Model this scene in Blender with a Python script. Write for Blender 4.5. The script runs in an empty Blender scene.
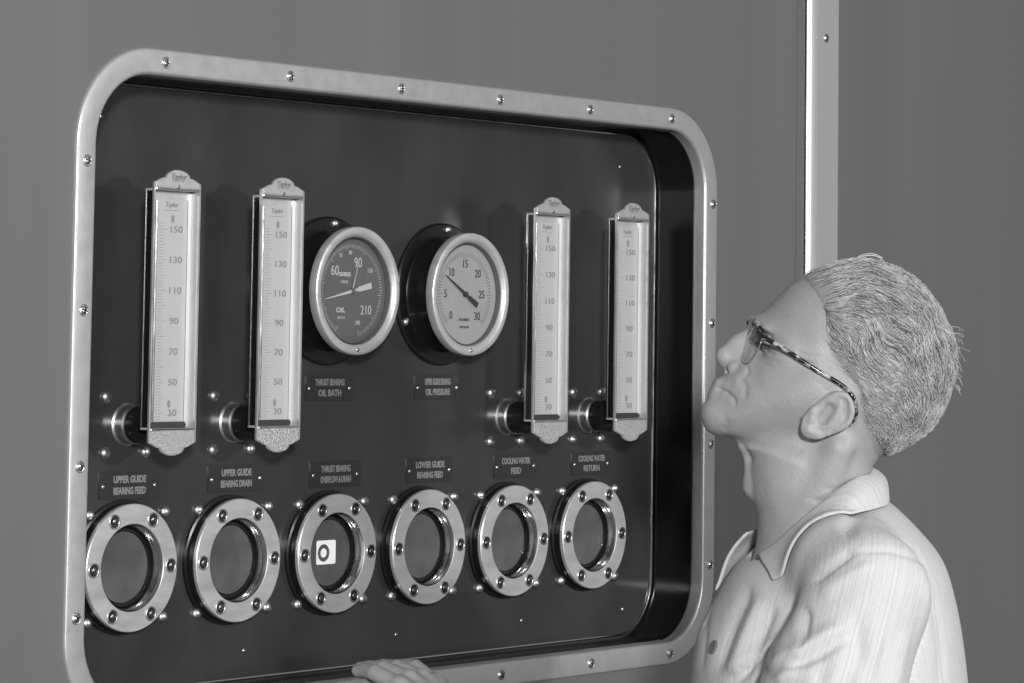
import bpy, bmesh, math, random
import numpy as np
from mathutils import Vector, Matrix
from mathutils.geometry import tessellate_polygon
from mathutils.bvhtree import BVHTree
random.seed(7); rng = np.random.default_rng(7)
PI = math.pi
SC = bpy.context.scene
COL = SC.collection

# ------------------------------------------------------------------ camera
FPX, CY = 3065.5, 101.1
YAW, PIT, ROL = 0.90445, 0.07618, 0.0139
CAM = np.array([-2.2579, -2.0926, 0.00744])
Fv = np.array([math.sin(YAW)*math.cos(PIT), math.cos(YAW)*math.cos(PIT), math.sin(PIT)])
Rv = np.array([math.cos(YAW), -math.sin(YAW), 0.0]); Uv = np.cross(Rv, Fv)
Rv, Uv = Rv*math.cos(ROL)+Uv*math.sin(ROL), -Rv*math.sin(ROL)+Uv*math.cos(ROL)
cd = bpy.data.cameras.new('camera'); cam = bpy.data.objects.new('camera', cd); COL.objects.link(cam)
M = Matrix([[Rv[i], Uv[i], -Fv[i], CAM[i]] for i in range(3)] + [[0, 0, 0, 1]])
cam.matrix_world = M
cd.sensor_width = 36; cd.sensor_fit = 'HORIZONTAL'; cd.lens = FPX/1024*36
cd.shift_y = (CY-341.5)/1024; cd.clip_start = .05
SC.camera = cam

# ------------------------------------------------------------------ world, lights, exposure
w = bpy.data.worlds.new('world'); SC.world = w; w.use_nodes = True
w.node_tree.nodes['Background'].inputs[0].default_value = (.5, .5, .5, 1)
w.node_tree.nodes['Background'].inputs[1].default_value = .44
def area(name, loc, target, size, power, sy=None):
    l = bpy.data.lights.new(name, 'AREA'); l.shape = 'RECTANGLE'; l.size = size; l.size_y = sy or size; l.energy = power
    o = bpy.data.objects.new(name, l); COL.objects.link(o); o.location = loc
    o.rotation_euler = (Vector(target)-Vector(loc)).to_track_quat('-Z', 'Y').to_euler()
    return o
area('flash_lamp', (-4.6, -4.7, 1.1), (.5, -.2, 0), .5, 410)
area('side_lamp', (.75, -3.2, .45), (.2, 0, 0), .2, 36)
SC.view_settings.view_transform = 'Standard'; SC.view_settings.look = 'None'
SC.view_settings.exposure = 0; SC.view_settings.gamma = 1; SC.view_settings.use_curve_mapping = False

# ------------------------------------------------------------------ materials (all neutral: the photograph is black and white)
def mat(name, v, rough=.5, metal=0, noise=0, nscale=(8, 8, 8), bump=0, bscale=60, coat=0, spec=.5, rn=0, bstretch=(1, 1, 1), v2=None):
    m = bpy.data.materials.new(name); m.use_nodes = True; nt = m.node_tree; b = nt.nodes['Principled BSDF']
    b.inputs['Base Color'].default_value = (v, v, v, 1); b.inputs['Roughness'].default_value = rough
    b.inputs['Metallic'].default_value = metal; b.inputs['Specular IOR Level'].default_value = spec
    if coat: b.inputs['Coat Weight'].default_value = coat; b.inputs['Coat Roughness'].default_value = .08
    tc = nt.nodes.new('ShaderNodeTexCoord')
    if noise or rn:
        mp = nt.nodes.new('ShaderNodeMapping'); mp.inputs['Scale'].default_value = nscale
        nt.links.new(tc.outputs['Object'], mp.inputs[0])
        n = nt.nodes.new('ShaderNodeTexNoise'); n.inputs['Scale'].default_value = 1; n.inputs['Detail'].default_value = 5
        nt.links.new(mp.outputs[0], n.inputs['Vector'])
        if noise:
            r = nt.nodes.new('ShaderNodeMapRange'); r.inputs[1].default_value = .3; r.inputs[2].default_value = .7
            r.inputs[3].default_value = v*(1-noise); r.inputs[4].default_value = v*(1+noise)
            nt.links.new(n.outputs[0], r.inputs[0]); nt.links.new(r.outputs[0], b.inputs['Base Color'])
        if rn:
            r = nt.nodes.new('ShaderNodeMapRange'); r.inputs[1].default_value = .3; r.inputs[2].default_value = .7
            r.inputs[3].default_value = max(.02, rough-rn); r.inputs[4].default_value = rough+rn
            nt.links.new(n.outputs[0], r.inputs[0]); nt.links.new(r.outputs[0], b.inputs['Roughness'])
    if bump:
        mp = nt.nodes.new('ShaderNodeMapping'); mp.inputs['Scale'].default_value = bstretch
        nt.links.new(tc.outputs['Object'], mp.inputs[0])
        n = nt.nodes.new('ShaderNodeTexNoise'); n.inputs['Scale'].default_value = bscale; n.inputs['Detail'].default_value = 4
        nt.links.new(mp.outputs[0], n.inputs['Vector'])
        bp = nt.nodes.new('ShaderNodeBump'); bp.inputs['Strength'].default_value = bump; bp.inputs['Distance'].default_value = .002
        nt.links.new(n.outputs[0], bp.inputs['Height']); nt.links.new(bp.outputs[0], b.inputs['Normal'])
    return m
MW = mat('wall_paint', .14, .33, noise=.05, nscale=(9, 9, .35), bump=.25, bscale=6, bstretch=(1, 1, .12), spec=.45, rn=.05)
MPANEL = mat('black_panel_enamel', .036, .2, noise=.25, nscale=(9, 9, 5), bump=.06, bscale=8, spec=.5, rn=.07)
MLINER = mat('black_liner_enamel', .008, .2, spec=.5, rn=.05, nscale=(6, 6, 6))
MFRAME = mat('frame_metal', .50, .42, metal=.6, noise=.03, nscale=(60, 60, 60), bump=.04, bscale=240, rn=.05)
MCHROME = mat('bright_metal', .72, .16, metal=1, rn=.05, nscale=(40, 40, 40))
MBRUSH = mat('brushed_ring_metal', .62, .34, metal=.55, noise=.08, nscale=(30, 30, 90), rn=.06)
MSCREW = mat('screw_metal', .6, .36, metal=1, noise=.1, nscale=(200, 200, 200))
MDARK = mat('black_enamel', .008, .28, spec=.5)
MSTUD = mat('dark_steel', .22, .3, metal=1)
MBLACK = mat('black_slot', .004, .6)
MBODY = mat('thermometer_case', .62, .32, metal=.75, noise=.1, nscale=(90, 90, 30), rn=.08)
MTROUGH = mat('trough_metal', .50, .5, metal=.4, noise=.08, nscale=(90, 90, 30))
MHEADP = mat('plain_plaque_metal', .5, .45, metal=.5, noise=.05, nscale=(90, 90, 90))
MSTIP = mat('cast_stippled_metal', .62, .4, metal=.7, noise=.18, nscale=(500, 500, 500), bump=.9, bscale=900)
MSCALE = mat('scale_plate', .47, .4, metal=.1, noise=.04, nscale=(30, 30, 10))
MINK = mat('engraved_ink', .24, .6)
MINKM = mat('stamped_lettering', .17, .6)
MINKD = mat('black_ink', .03, .6)
MDIALD = mat('grey_dial', .13, .5, noise=.05, nscale=(30, 30, 30))
MDIALL = mat('pale_dial', .42, .5, noise=.05, nscale=(30, 30, 30))
MWHITE = mat('white_paint', .6, .5)
MPLATE = mat('nameplate_black', .028, .3, noise=.1, nscale=(60, 60, 60))
MLET = mat('nameplate_lettering', .21, .5)
MLENSBACK = mat('chamber_grey', .11, .35, noise=.3, nscale=(25, 25, 25))
MFLOOR = mat('floor_dark', .05, .5, noise=.2, nscale=(3, 3, 3))
MTRIM = mat('polished_moulding', .92, .34, metal=.7, rn=.04, nscale=(10, 10, 3))
MSKIN = mat('skin', .345, .5, noise=.07, nscale=(35, 35, 35), bump=.25, bscale=300, spec=.4)
MLIP = MSKIN
MHAIR = mat('grey_hair', .30, .5, noise=.15, nscale=(30, 30, 30), bump=.2, bscale=260)
MSTRAND = mat('grey_hair_strand', .4, .35, noise=.3, nscale=(60, 60, 60), spec=.6)
MSTRANDD = mat('dark_hair_strand', .15, .4, noise=.3, nscale=(60, 60, 60))
MTROUSER = mat('trouser_cloth', .06, .8, noise=.1)
MSHOE = mat('shoe_leather', .02, .3)
MBUTTON = mat('shirt_button', .16, .4)
def tortoise():
    m = mat('tortoiseshell', .02, .15, spec=.6); nt = m.node_tree; b = nt.nodes['Principled BSDF']
    tc = nt.nodes.new('ShaderNodeTexCoord'); n = nt.nodes.new('ShaderNodeTexNoise'); n.inputs['Scale'].default_value = 130
    r = nt.nodes.new('ShaderNodeValToRGB'); r.color_ramp.elements[0].position = .48; r.color_ramp.elements[1].position = .6
    r.color_ramp.elements[0].color = (.012, .012, .012, 1); r.color_ramp.elements[1].color = (.4, .4, .4, 1)
    nt.links.new(tc.outputs['Object'], n.inputs['Vector']); nt.links.new(n.outputs[0], r.inputs[0]); nt.links.new(r.outputs[0], b.inputs['Base Color'])
    return m
MTORT = tortoise()
def glass(name, tint=1, refl=.9):
    m = bpy.data.materials.new(name); m.use_nodes = True; nt = m.node_tree; nt.nodes.remove(nt.nodes['Principled BSDF'])
    out = nt.nodes['Material Output']; mx = nt.nodes.new('ShaderNodeMixShader'); lw = nt.nodes.new('ShaderNodeLayerWeight'); pw = nt.nodes.new('ShaderNodeMath'); pw.operation = 'POWER'; pw.inputs[1].default_value = 5; nt.links.new(lw.outputs['Facing'], pw.inputs[0]); fr = nt.nodes.new('ShaderNodeMath'); fr.operation = 'MULTIPLY_ADD'; fr.inputs[1].default_value = .96; fr.inputs[2].default_value = .04; nt.links.new(pw.outputs[0], fr.inputs[0])
    t = nt.nodes.new('ShaderNodeBsdfTransparent'); t.inputs[0].default_value = (tint, tint, tint, 1)
    g = nt.nodes.new('ShaderNodeBsdfGlossy'); g.inputs[0].default_value = (refl, refl, refl, 1); g.inputs['Roughness'].default_value = .03
    nt.links.new(fr.outputs[0], mx.inputs[0]); nt.links.new(t.outputs[0], mx.inputs[1]); nt.links.new(g.outputs[0], mx.inputs[2]); nt.links.new(mx.outputs[0], out.inputs[0])
    return m
MGLASS = glass('clear_glass', .95)
def shirtmat():
    m = mat('striped_shirt_cotton', .5, .85, spec=.2); nt = m.node_tree; b = nt.nodes['Principled BSDF']
    tc = nt.nodes.new('ShaderNodeTexCoord'); at = nt.nodes.new('ShaderNodeAttribute'); at.attribute_name = 'stripe'
    wv = nt.nodes.new('ShaderNodeMath'); wv.operation = 'MULTIPLY'; wv.inputs[1].default_value = 1.0
    nt.links.new(at.outputs['Fac'], wv.inputs[0])
    nz = nt.nodes.new('ShaderNodeTexNoise'); nz.inputs['Scale'].default_value = 180; nz.inputs['Detail'].default_value = 3
    nt.links.new(tc.outputs['Object'], nz.inputs['Vector'])
    sn = nt.nodes.new('ShaderNodeTexNoise'); sn.noise_dimensions = '1D'; sn.inputs['Scale'].default_value = .55; sn.inputs['Detail'].default_value = 2; nt.links.new(wv.outputs[0], sn.inputs['W'])
    r = nt.nodes.new('ShaderNodeMapRange'); r.inputs[1].default_value = .42; r.inputs[2].default_value = .62; r.inputs[3].default_value = .56; r.inputs[4].default_value = .49
    nt.links.new(sn.outputs[0], r.inputs[0])
    ad = nt.nodes.new('ShaderNodeMath'); ad.operation = 'MULTIPLY_ADD'; ad.inputs[1].default_value = .06
    nt.links.new(nz.outputs[0], ad.inputs[0]); nt.links.new(r.outputs[0], ad.inputs[2]); nt.links.new(ad.outputs[0], b.inputs['Base Color'])
    bp = nt.nodes.new('ShaderNodeBump'); bp.inputs['Strength'].default_value = .35; bp.inputs['Distance'].default_value = .0015
    nt.links.new(nz.outputs[0], bp.inputs['Height']); nt.links.new(bp.outputs[0], b.inputs['Normal'])
    return m
MSHIRT = shirtmat()

# ------------------------------------------------------------------ object helpers
def mesh_obj(name, me, m, parent=None, smooth=None):
    o = bpy.data.objects.new(name, me); COL.objects.link(o)
    if m is not None and not me.materials: me.materials.append(m)
    if parent is not None: o.parent = parent
    return o
def bm_obj(name, bm, m, parent=None, smooth=40):
    bmesh.ops.recalc_face_normals(bm, faces=bm.faces)
    me = bpy.data.meshes.new(name); bm.to_mesh(me); bm.free()
    if smooth:
        me.polygons.foreach_set('use_smooth', [True]*len(me.polygons))
        try: me.set_sharp_from_angle(angle=math.radians(smooth))
        except Exception: pass
    return mesh_obj(name, me, m, parent)
def pyobj(name, V, Fc, m, parent=None, smooth=True):
    me = bpy.data.meshes.new(name); me.from_pydata([tuple(v) for v in V], [], [tuple(f) for f in Fc]); me.update()
    if smooth: me.polygons.foreach_set('use_smooth', [True]*len(me.polygons))
    return mesh_obj(name, me, m, parent)
def empty(name, loc, label, cat, group=None):
    o = bpy.data.objects.new(name, None); COL.objects.link(o); o.location = loc; o.empty_display_size = .02
    o['label'] = label; o['category'] = cat
    if group: o['group'] = group
    return o
def structure(o): o['kind'] = 'structure'; return o
def lathe(bm, prof, c=(0, 0, 0), seg=48, a0=0):
    """profile of (radius, y); axis along y through c"""
    rows = []
    for r, y in prof:
        if r < 1e-7: rows.append([bm.verts.new((c[0], c[1]+y, c[2]))]*seg)
        else: rows.append([bm.verts.new((c[0]+r*math.cos(a0+2*PI*k/seg), c[1]+y, c[2]+r*math.sin(a0+2*PI*k/seg))) for k in range(seg)])
    for a, b in zip(rows, rows[1:]):
        for k in range(seg):
            vs = []
            for v in (a[k], a[(k+1) % seg], b[(k+1) % seg], b[k]):
                if v not in vs: vs.append(v)
            if len(vs) > 2:
                try: bm.faces.new(vs)
                except ValueError: pass
def box(bm, x0, x1, y0, y1, z0, z1):
    v = [bm.verts.new(p) for p in ((x0,y0,z0),(x1,y0,z0),(x1,y1,z0),(x0,y1,z0),(x0,y0,z1),(x1,y0,z1),(x1,y1,z1),(x0,y1,z1))]
    for f in ((0,3,2,1),(4,5,6,7),(0,1,5,4),(1,2,6,5),(2,3,7,6),(3,0,4,7)): bm.faces.new([v[i] for i in f])
def rrect(x0, x1, z0, z1, r, n=14):
    """points and outward normals of a rounded rectangle"""
    out = []
    for cx, cz, a in ((x1-r, z1-r, 0), (x0+r, z1-r, 90), (x0+r, z0+r, 180), (x1-r, z0+r, 270)):
        for k in range(n+1):
            t = math.radians(a+90*k/n); out.append((cx+r*math.cos(t), cz+r*math.sin(t), math.cos(t), math.sin(t)))
    return out
def sweep(bm, loop, prof, closed=True):
    rows = [[bm.verts.new((x+nx*u, y, z+nz*u)) for u, y in prof] for x, z, nx, nz in loop]
    n = len(rows); m = len(prof)
    for i in range(n):
        a, b = rows[i], rows[(i+1) % n]
        for j in range(m if closed else m-1): bm.faces.new((a[j], a[(j+1) % m], b[(j+1) % m], b[j]))
def plate(bm, outline, y0, y1):
    """solid plate: outline (x,z) list, front y0, back y1"""
    f = [bm.verts.new((x, y0, z)) for x, z in outline]; b = [bm.verts.new((x, y1, z)) for x, z in outline]; n = len(f)
    for t in tessellate_polygon([[Vector((x, z, 0)) for x, z in outline]]):
        bm.faces.new([f[i] for i in t]); bm.faces.new([b[i] for i in t][::-1])
    for i in range(n): bm.faces.new((f[i], f[(i+1) % n], b[(i+1) % n], b[i]))
def plate_hole(bm, outline, hole, y0, y1):
    pts = outline+hole; f = [bm.verts.new((x, y0, z)) for x, z in pts]; b = [bm.verts.new((x, y1, z)) for x, z in pts]
    for t in tessellate_polygon([[Vector((x, z, 0)) for x, z in outline], [Vector((x, z, 0)) for x, z in hole]]):
        bm.faces.new([f[i] for i in t]); bm.faces.new([b[i] for i in t][::-1])
    for s, n in ((0, len(outline)), (len(outline), len(hole))):
        for i in range(n): bm.faces.new((f[s+i], f[s+(i+1) % n], b[s+(i+1) % n], b[s+i]))
_tc = {}
def text_mesh(s, size, wide=1.0, bold=0, align='CENTER', shear=0):
    key = (s, size, wide, bold, align, shear)
    if key in _tc: return _tc[key]
    cu = bpy.data.curves.new('lettering', 'FONT'); cu.body = s; cu.size = size; cu.align_x = align; cu.align_y = 'CENTER'
    cu.extrude = .0002; cu.offset = bold; cu.resolution_u = 3; cu.shear = shear
    o = bpy.data.objects.new('lettering', cu); COL.objects.link(o); bpy.context.view_layer.update()
    me = bpy.data.meshes.new_from_object(o.evaluated_get(bpy.context.evaluated_depsgraph_get()))
    bpy.data.objects.remove(o); bpy.data.curves.remove(cu)
    me.transform(Matrix.Rotation(PI/2, 4, 'X') @ Matrix.Diagonal((wide, 1, 1, 1))); _tc[key] = me
    return me
def text(name, s, size, x, y, z, m, parent, **k):
    rot = k.pop('rot', 0)
    me = text_mesh(s, size, **k).copy(); me.materials.clear(); me.materials.append(m)
    o = mesh_obj(name, me, m, parent); o.location = (x, y, z); o.rotation_euler = (0, rot, 0); return o
def copy_part(src, parent, loc):
    o = src.copy(); COL.objects.link(o); o.parent = parent; o.location = loc; return o
def copy_tree(root, loc, label):
    r = root.copy(); COL.objects.link(r); r.location = loc; r['label'] = label
    def rec(a, b):
        for ch in a.children:
            c = ch.copy(); COL.objects.link(c); c.parent = b; rec(ch, c)
    rec(root, r); return r

# ------------------------------------------------------------------ the wall, moulding, floor
D = .0677                                   # depth of the recess
X0, X1, Z0, Z1, RC = -.2346, .7743, -.3482, .2523, .070
hole = [(x+nx*.006, z+nz*.006) for x, z, nx, nz in rrect(X0, X1, Z0, Z1, RC)]
FLZ = -1.62
bm = bmesh.new(); plate_hole(bm, [(-2.2, FLZ), (.9835, FLZ), (.9835, 1.2), (-2.2, 1.2)], hole[::-1], 0, .004)
structure(bm_obj('wall_front', bm, MW, smooth=0))
bm = bmesh.new(); box(bm, 1.06, 4.2, 0, .004, FLZ, 1.2); structure(bm_obj('wall_right', bm, MW, smooth=0))
bm = bmesh.new(); box(bm, -2.5, 4.5, -4.2, .3, FLZ-.05, FLZ); structure(bm_obj('floor', bm, MFLOOR, smooth=0))
tr = bpy.data.objects.new('trim_1', None); COL.objects.link(tr); tr.location = (1.03, 0, 0); structure(tr)
bm = bmesh.new(); box(bm, -.0505, -.0340, -.003, .004, FLZ, 1.2); bm_obj('edge_strip', bm, MW, tr)
bm = bmesh.new(); box(bm, -.0320, -.0300, -.003, .004, FLZ, 1.2); bm_obj('joint_strip', bm, MLINER, tr)
bm = bmesh.new()
pr = [(-.0300, .004)]+[(-.0190-.011*math.cos(t), -.002-.006*math.sin(t)) for t in np.linspace(0, PI, 17)]+[(-.008, .004)]
a = [bm.verts.new((x, y, FLZ)) for x, y in pr]; b = [bm.verts.new((x, y, 1.2)) for x, y in pr]
for i in range(len(pr)): bm.faces.new((a[i], a[(i+1) % len(pr)], b[(i+1) % len(pr)], b[i]))
bm_obj('half_round_moulding', bm, MTRIM, tr)
bm = bmesh.new(); box(bm, -.0079, .0435, -.005, .004, FLZ, 1.2); bmesh.ops.bevel(bm, geom=[e for e in bm.edges if abs(e.verts[0].co.z-e.verts[1].co.z) > 1], offset=.0015, segments=2, affect='EDGES')
bm_obj('flat_strip', bm, mat('strip_metal', .42, .5, metal=.3), tr)
def dome_screw_mesh(r, h, slot=True, cross=False, ring=0):
    bm = bmesh.new()
    p = [(r, 0)]+[(r*math.cos(t), -h*math.sin(t)) for t in np.linspace(0.15, PI/2, 6)][:-1]+[(0, -h)]
    if ring: p = [(r+ring, 0), (r+ring, -.0008), (r*1.03, -.0012)]+p[1:]
    lathe(bm, p, seg=20)
    bmesh.ops.recalc_face_normals(bm, faces=bm.faces)
    nf = len(bm.faces)
    if slot: box(bm, -r*.75, r*.75, -h*1.03, -h*.72, -r*.13, r*.13)
    if cross: box(bm, -r*.13, r*.13, -h*1.04, -h*.72, -r*.75, r*.75)
    me = bpy.data.meshes.new('screw'); bm.to_mesh(me); bm.free()
    me.materials.append(MSCREW); me.materials.append(MBLACK)
    for i, p in enumerate(me.polygons):
        p.use_smooth = i < nf
        if i >= nf: p.material_index = 1
    return me
SCREW = dome_screw_mesh(.0046, .0024, cross=True, ring=.0012)
BOLT = dome_screw_mesh(.0066, .0060, slot=False)
TINY = dome_screw_mesh(.0024, .0014)
def put(me, name, parent, loc, rot=None):
    o = bpy.data.objects.new(name, me); COL.objects.link(o); o.parent = parent; o.location = loc
    o.rotation_euler = (0, random.uniform(0, PI) if rot is None else rot, 0); return o
for z in (.39, -.30, 1.08, -.99): put(SCREW, 'screw', tr, (.008+.004, -.005, z))

# ------------------------------------------------------------------ recessed instrument panel
pn = empty('instrument_panel', (.27, D, -.05), 'black enamelled recessed panel behind all the gauges, thermometers and round glass ports', 'panel')
def P(x, y, z): return (x-.27, y-D, z+.05)
LOOP = rrect(X0-.27, X1-.27, Z0+.05, Z1+.05, RC, 18)
bm = bmesh.new(); plate(bm, [(x+nx*.004, z+nz*.004) for x, z, nx, nz in LOOP], 0, .004); bm_obj('back_plate', bm, MPANEL, pn, smooth=30)
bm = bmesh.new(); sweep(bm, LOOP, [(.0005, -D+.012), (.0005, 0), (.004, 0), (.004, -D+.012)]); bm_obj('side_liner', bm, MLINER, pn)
bm = bmesh.new(); sweep(bm, LOOP, [(-.0035+.0017*math.cos(t), -.0008-.0017*math.sin(t)) for t in np.linspace(0, 2*PI, 9)[:-1]]); bm_obj('seam_bead', bm, MCHROME, pn)
for x, z in ((.715, -.315), (-.16, .215), (.70, .21), (.30, -.317), (.52, -.316), (.06, -.317)): put(TINY, 'screw', pn, P(x, D, z))

fr = empty('panel_frame', (.27, -.003, -.375), 'pale metal frame with rounded corners screwed around the black panel', 'frame')
def roundcorner(cu, cy, r, a0, a1, n=6): return [(cu+r*math.cos(t), cy-r*math.sin(t)) for t in np.linspace(a0, a1, n)]
prof = [(0, .018)]+roundcorner(.0040, .0005, .0040, PI, PI/2)+roundcorner(.0235, -.0010, .0025, PI/2, .3, 5)+[(.0262, .0), (.002, 0), (.002, .018)]
FLOOP = rrect(-.2318-.27, .7772-.27, Z0+.05, Z1+.05, RC, 18)
bm = bmesh.new(); sweep(bm, [(x, z+.325, nx, nz) for x, z, nx, nz in FLOOP], [(u, y+.003) for u, y in prof]); bm_obj('frame_moulding', bm, MFRAME, fr, smooth=35)
FS = [(-.2475, z) for z in (.1654, .0251, -.1206, -.2607)]+[(.7870, z) for z in (.1679, .0251, -.1192, -.2625)]
FS += [(x, .2655) for x in (-.1428, .0362, .2101, .3786, .5442, .7067)]+[(x, -.3615) for x in (.7134, .5587, .3948, .2, .03, -.14)]
for x, z in FS: put(SCREW, 'screw', fr, (x-.27+(.0028 if x < -.2 else .0065 if x > .78 else -.0008), -.0004, z+.375))

# ------------------------------------------------------------------ sight glasses
CX = [-.1176+.15097*i for i in range(6)]; RZ = -.2235
SG = ['leftmost round sight glass with a polished ring, close to the left frame edge',
      'second round sight glass from the left, below the bearing drain plate',
      'third round sight glass from the left, with a bright square highlight inside',
      'fourth round sight glass from the left, below the lower guide plate',
      'fifth round sight glass, second from the right, below the cooling water feed plate',
      'rightmost round sight glass, below the cooling water return plate']
sg = empty('sight_glass', (CX[0], D, RZ), SG[0], 'sight glass', 'round sight glasses in a row')
bm = bmesh.new(); lathe(bm, [(.0655, 0), (.0655, -.003), (.0625, -.004), (.0625, -.0105), (.0600, -.0110), (.0440, -.0110), (.0440, 0)], seg=72); bm_obj('housing', bm, MDARK, sg)
bm = bmesh.new(); lathe(bm, [(.0600, -.0105), (.0618, -.0112), (.0620, -.0150), (.0612, -.0160), (.0432, -.0160), (.0424, -.0154), (.0424, -.0140), (.0445, -.0130), (.0445, -.0105)], seg=72)
bm_obj('clamp_ring', bm, MBRUSH, sg, smooth=25)
bm = bmesh.new(); lathe(bm, [(.0423, -.0152), (.0418, -.0120), (.0405, -.0085), (.0385, -.0050), (.0385, 0), (.0440, 0), (.0440, -.0150)], seg=72); bm_obj('bore_sleeve', bm, MCHROME, sg, smooth=50)
bm = bmesh.new(); lathe(bm, [(.0384, -.0060), (.0384, -.0020), (.0350, -.0020), (.0350, -.0040)], seg=56); bm_obj('gasket', bm, MBLACK, sg)
bm = bmesh.new(); lathe(bm, [(0, -.0034), (.0380, -.0034), (.0380, -.0022), (0, -.0022)], seg=56); bm_obj('glass_pane', bm, MGLASS, sg)
bm = bmesh.new(); lathe(bm, [(0, -.0012), (.012, -.0013), (.030, -.0014), (.0345, -.0018)], seg=48); bm_obj('chamber_back', bm, MLENSBACK, sg)
def ring_stud():
    bm = bmesh.new(); lathe(bm, [(.0074, 0), (.0072, -.0010), (.0060, -.0011), (.0056, -.0004), (.0056, 0)], seg=22); n1 = len(bm.faces)
    lathe(bm, [(.0056, -.0003), (0, -.0003)], seg=22); n2 = len(bm.faces)
    lathe(bm, [(.0036, 0), (.0036, -.0010), (.0026, -.0016), (0, -.0018)], c=(.0005, 0, 0), seg=12)
    me = bpy.data.meshes.new('stud'); bm.to_mesh(me); bm.free()
    for m_ in (MSCREW, MBLACK, MSTUD): me.materials.append(m_)
    for i, p in enumerate(me.polygons): p.material_index = 0 if i < n1 else 1 if i < n2 else 2; p.use_smooth = True
    return me
STUD = ring_stud()
for k in range(6): put(STUD, 'stud', sg, (.0525*math.cos(k*PI/3), -.0160, .0525*math.sin(k*PI/3)), 0)
for sx in (-1, 1):
    for sz in (-1, 1): put(BOLT, 'mounting_bolt', sg, (.0060+sx*.0515, 0, sz*.0515))
sgs = [sg]+[copy_tree(sg, (CX[i], D, RZ), SG[i]) for i in range(1, 6)]
t = sgs[2]                                   # square highlight in the third port, put in as a glowing plate
bm = bmesh.new(); plate(bm, [(x-.002, z) for x, z, *_ in rrect(-.016, .014, -.012, .013, .002, 3)], -.0020, -.0016); v = bm_obj('highlight_square', bm, None, t)
lm = bpy.data.materials.new('highlight_glow'); lm.use_nodes = True; bb = lm.node_tree.nodes['Principled BSDF']; bb.inputs['Base Color'].default_value = (.8, .8, .8, 1)
bb.inputs['Emission Color'].default_value = (1, 1, 1, 1); bb.inputs['Emission Strength'].default_value = .42; v.data.materials.append(lm)  # emission paints the bright highlight; there is no lamp behind it
bm = bmesh.new(); lathe(bm, [(.0095, -.0018), (.0090, -.0021), (.0050, -.0021), (.0045, -.0018)], c=(-.007, 0, 0), seg=24); bm_obj('highlight_ring', bm, MDIALD, t)  # grey ring added for the darker round spot in the highlight

# ------------------------------------------------------------------ nameplates
NP = [(-.110, -.1440, .081, 'UPPER GUIDE', 'BEARING FEED', 1), (.042, -.1415, .081, 'UPPER GUIDE', 'BEARING DRAIN', 1),
      (.183, -.0505, .074, 'THRUST BEARING', 'OIL BATH', 1), (.362, -.0505, .077, 'UPPER GUIDE BEARING', 'OIL PRESSURE', .8),
      (.195, -.1415, .080, 'THRUST BEARING', 'OVERFLOW & DRAIN', .95), (.351, -.1410, .078, 'LOWER GUIDE', 'BEARING FEED', 1),
      (.504, -.1405, .078, 'COOLING WATER', 'FEED', 1), (.648, -.1410, .075, 'COOLING WATER', 'RETURN', 1)]
for x, z, wd, l1, l2, wsc in NP:
    n = empty('nameplate', (x, D, z), 'small black nameplate lettered %s %s in pale capitals' % (l1, l2), 'nameplate', 'engraved nameplates on the black panel')
    bm = bmesh.new(); plate(bm, [(a, c) for a, c, *_ in rrect(-wd/2, wd/2, -.0135, .0135, .001, 2)], -.0014, 0)
    bm_obj('plate', bm, MPLATE, n)
    for s, zz in ((l1, .0052), (l2, -.0060)):
        k = {5: 1}.get(len(s), 1); wide = min(.95, .048/(len(s)*.0052))*1.0
        text('lettering', s, .0094, 0, -.0017, zz, MLET, n, wide=wide*.93, bold=.0004)
    for sx in (-1, 1): put(TINY, 'screw', n, (sx*(wd/2-.005), -.0012, -.001))

# ------------------------------------------------------------------ thermometers
TX = [-.1152, .0362, .4862, .6403]; YP = -.0635
TL = ['leftmost tall metal-cased thermometer beside the left frame edge', 'tall thermometer second from left, just left of the grey dial gauge',
      'third tall thermometer, standing right of the pale dial gauge', 'rightmost tall thermometer beside the recess side wall']
th = empty('thermometer', (TX[0], D, -.085), TL[0], 'thermometer', 'straight thermometers mounted on the panel')
HW = .0324; ZT, ZB = .163+.085, -.1133+.085
def head(top):
    s = [(HW, .0)]
    arc = [(.0168*math.cos(a_), .0060+.0078*math.sin(a_)) for a_ in np.linspace(.12, PI-.12, 11)]
    r = [(HW-.0003, .0012), (HW-.0100, .0052), (.0200, .0058), (.0172, .0064)]
    pts = [(HW, 0)]+r+arc+[(-x, z) for x, z in r[::-1]]+[(-HW, 0)]
    return pts
tb = ZT-.0138
outl = [(x, tb+z) for x, z in head(1)]
bt = ZB+.0138
outl += [(-x, bt-z) for x, z in head(1)]
ox0, ox1, oz0, oz1 = -.0302, .0302, -.087+.085, .143+.085
hole = [(ox1, oz0), (ox1, oz1), (ox0, oz1), (ox0, oz0)]
bm = bmesh.new(); plate_hole(bm, outl, hole, YP, YP+.0022)
bmesh.ops.bevel(bm, geom=[e for e in bm.edges if abs(e.verts[0].co.y-YP) < 1e-6 and abs(e.verts[1].co.y-YP) < 1e-6 and len(e.link_faces) == 2 and e.calc_face_angle(0) > 1], offset=.0006, segments=1, affect='EDGES')
bm_obj('face_plate', bm, MBODY, th, smooth=30)
for nm, o_ in (('head_plaque', [(x*.90, tb+.0003+z*.90) for x, z in head(1)]+[(-.0290, oz1+.0030), (.0290, oz1+.0030)]), ('foot_plaque', [(-x*.90, bt-.0003-z*.90) for x, z in head(1)]+[(.0290, oz0-.0030), (-.0290, oz0-.0030)])):
    bm = bmesh.new(); plate(bm, o_, YP-.0007, YP); bm_obj(nm, bm, MHEADP if nm == 'head_plaque' else MSTIP, th, smooth=0)
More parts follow.
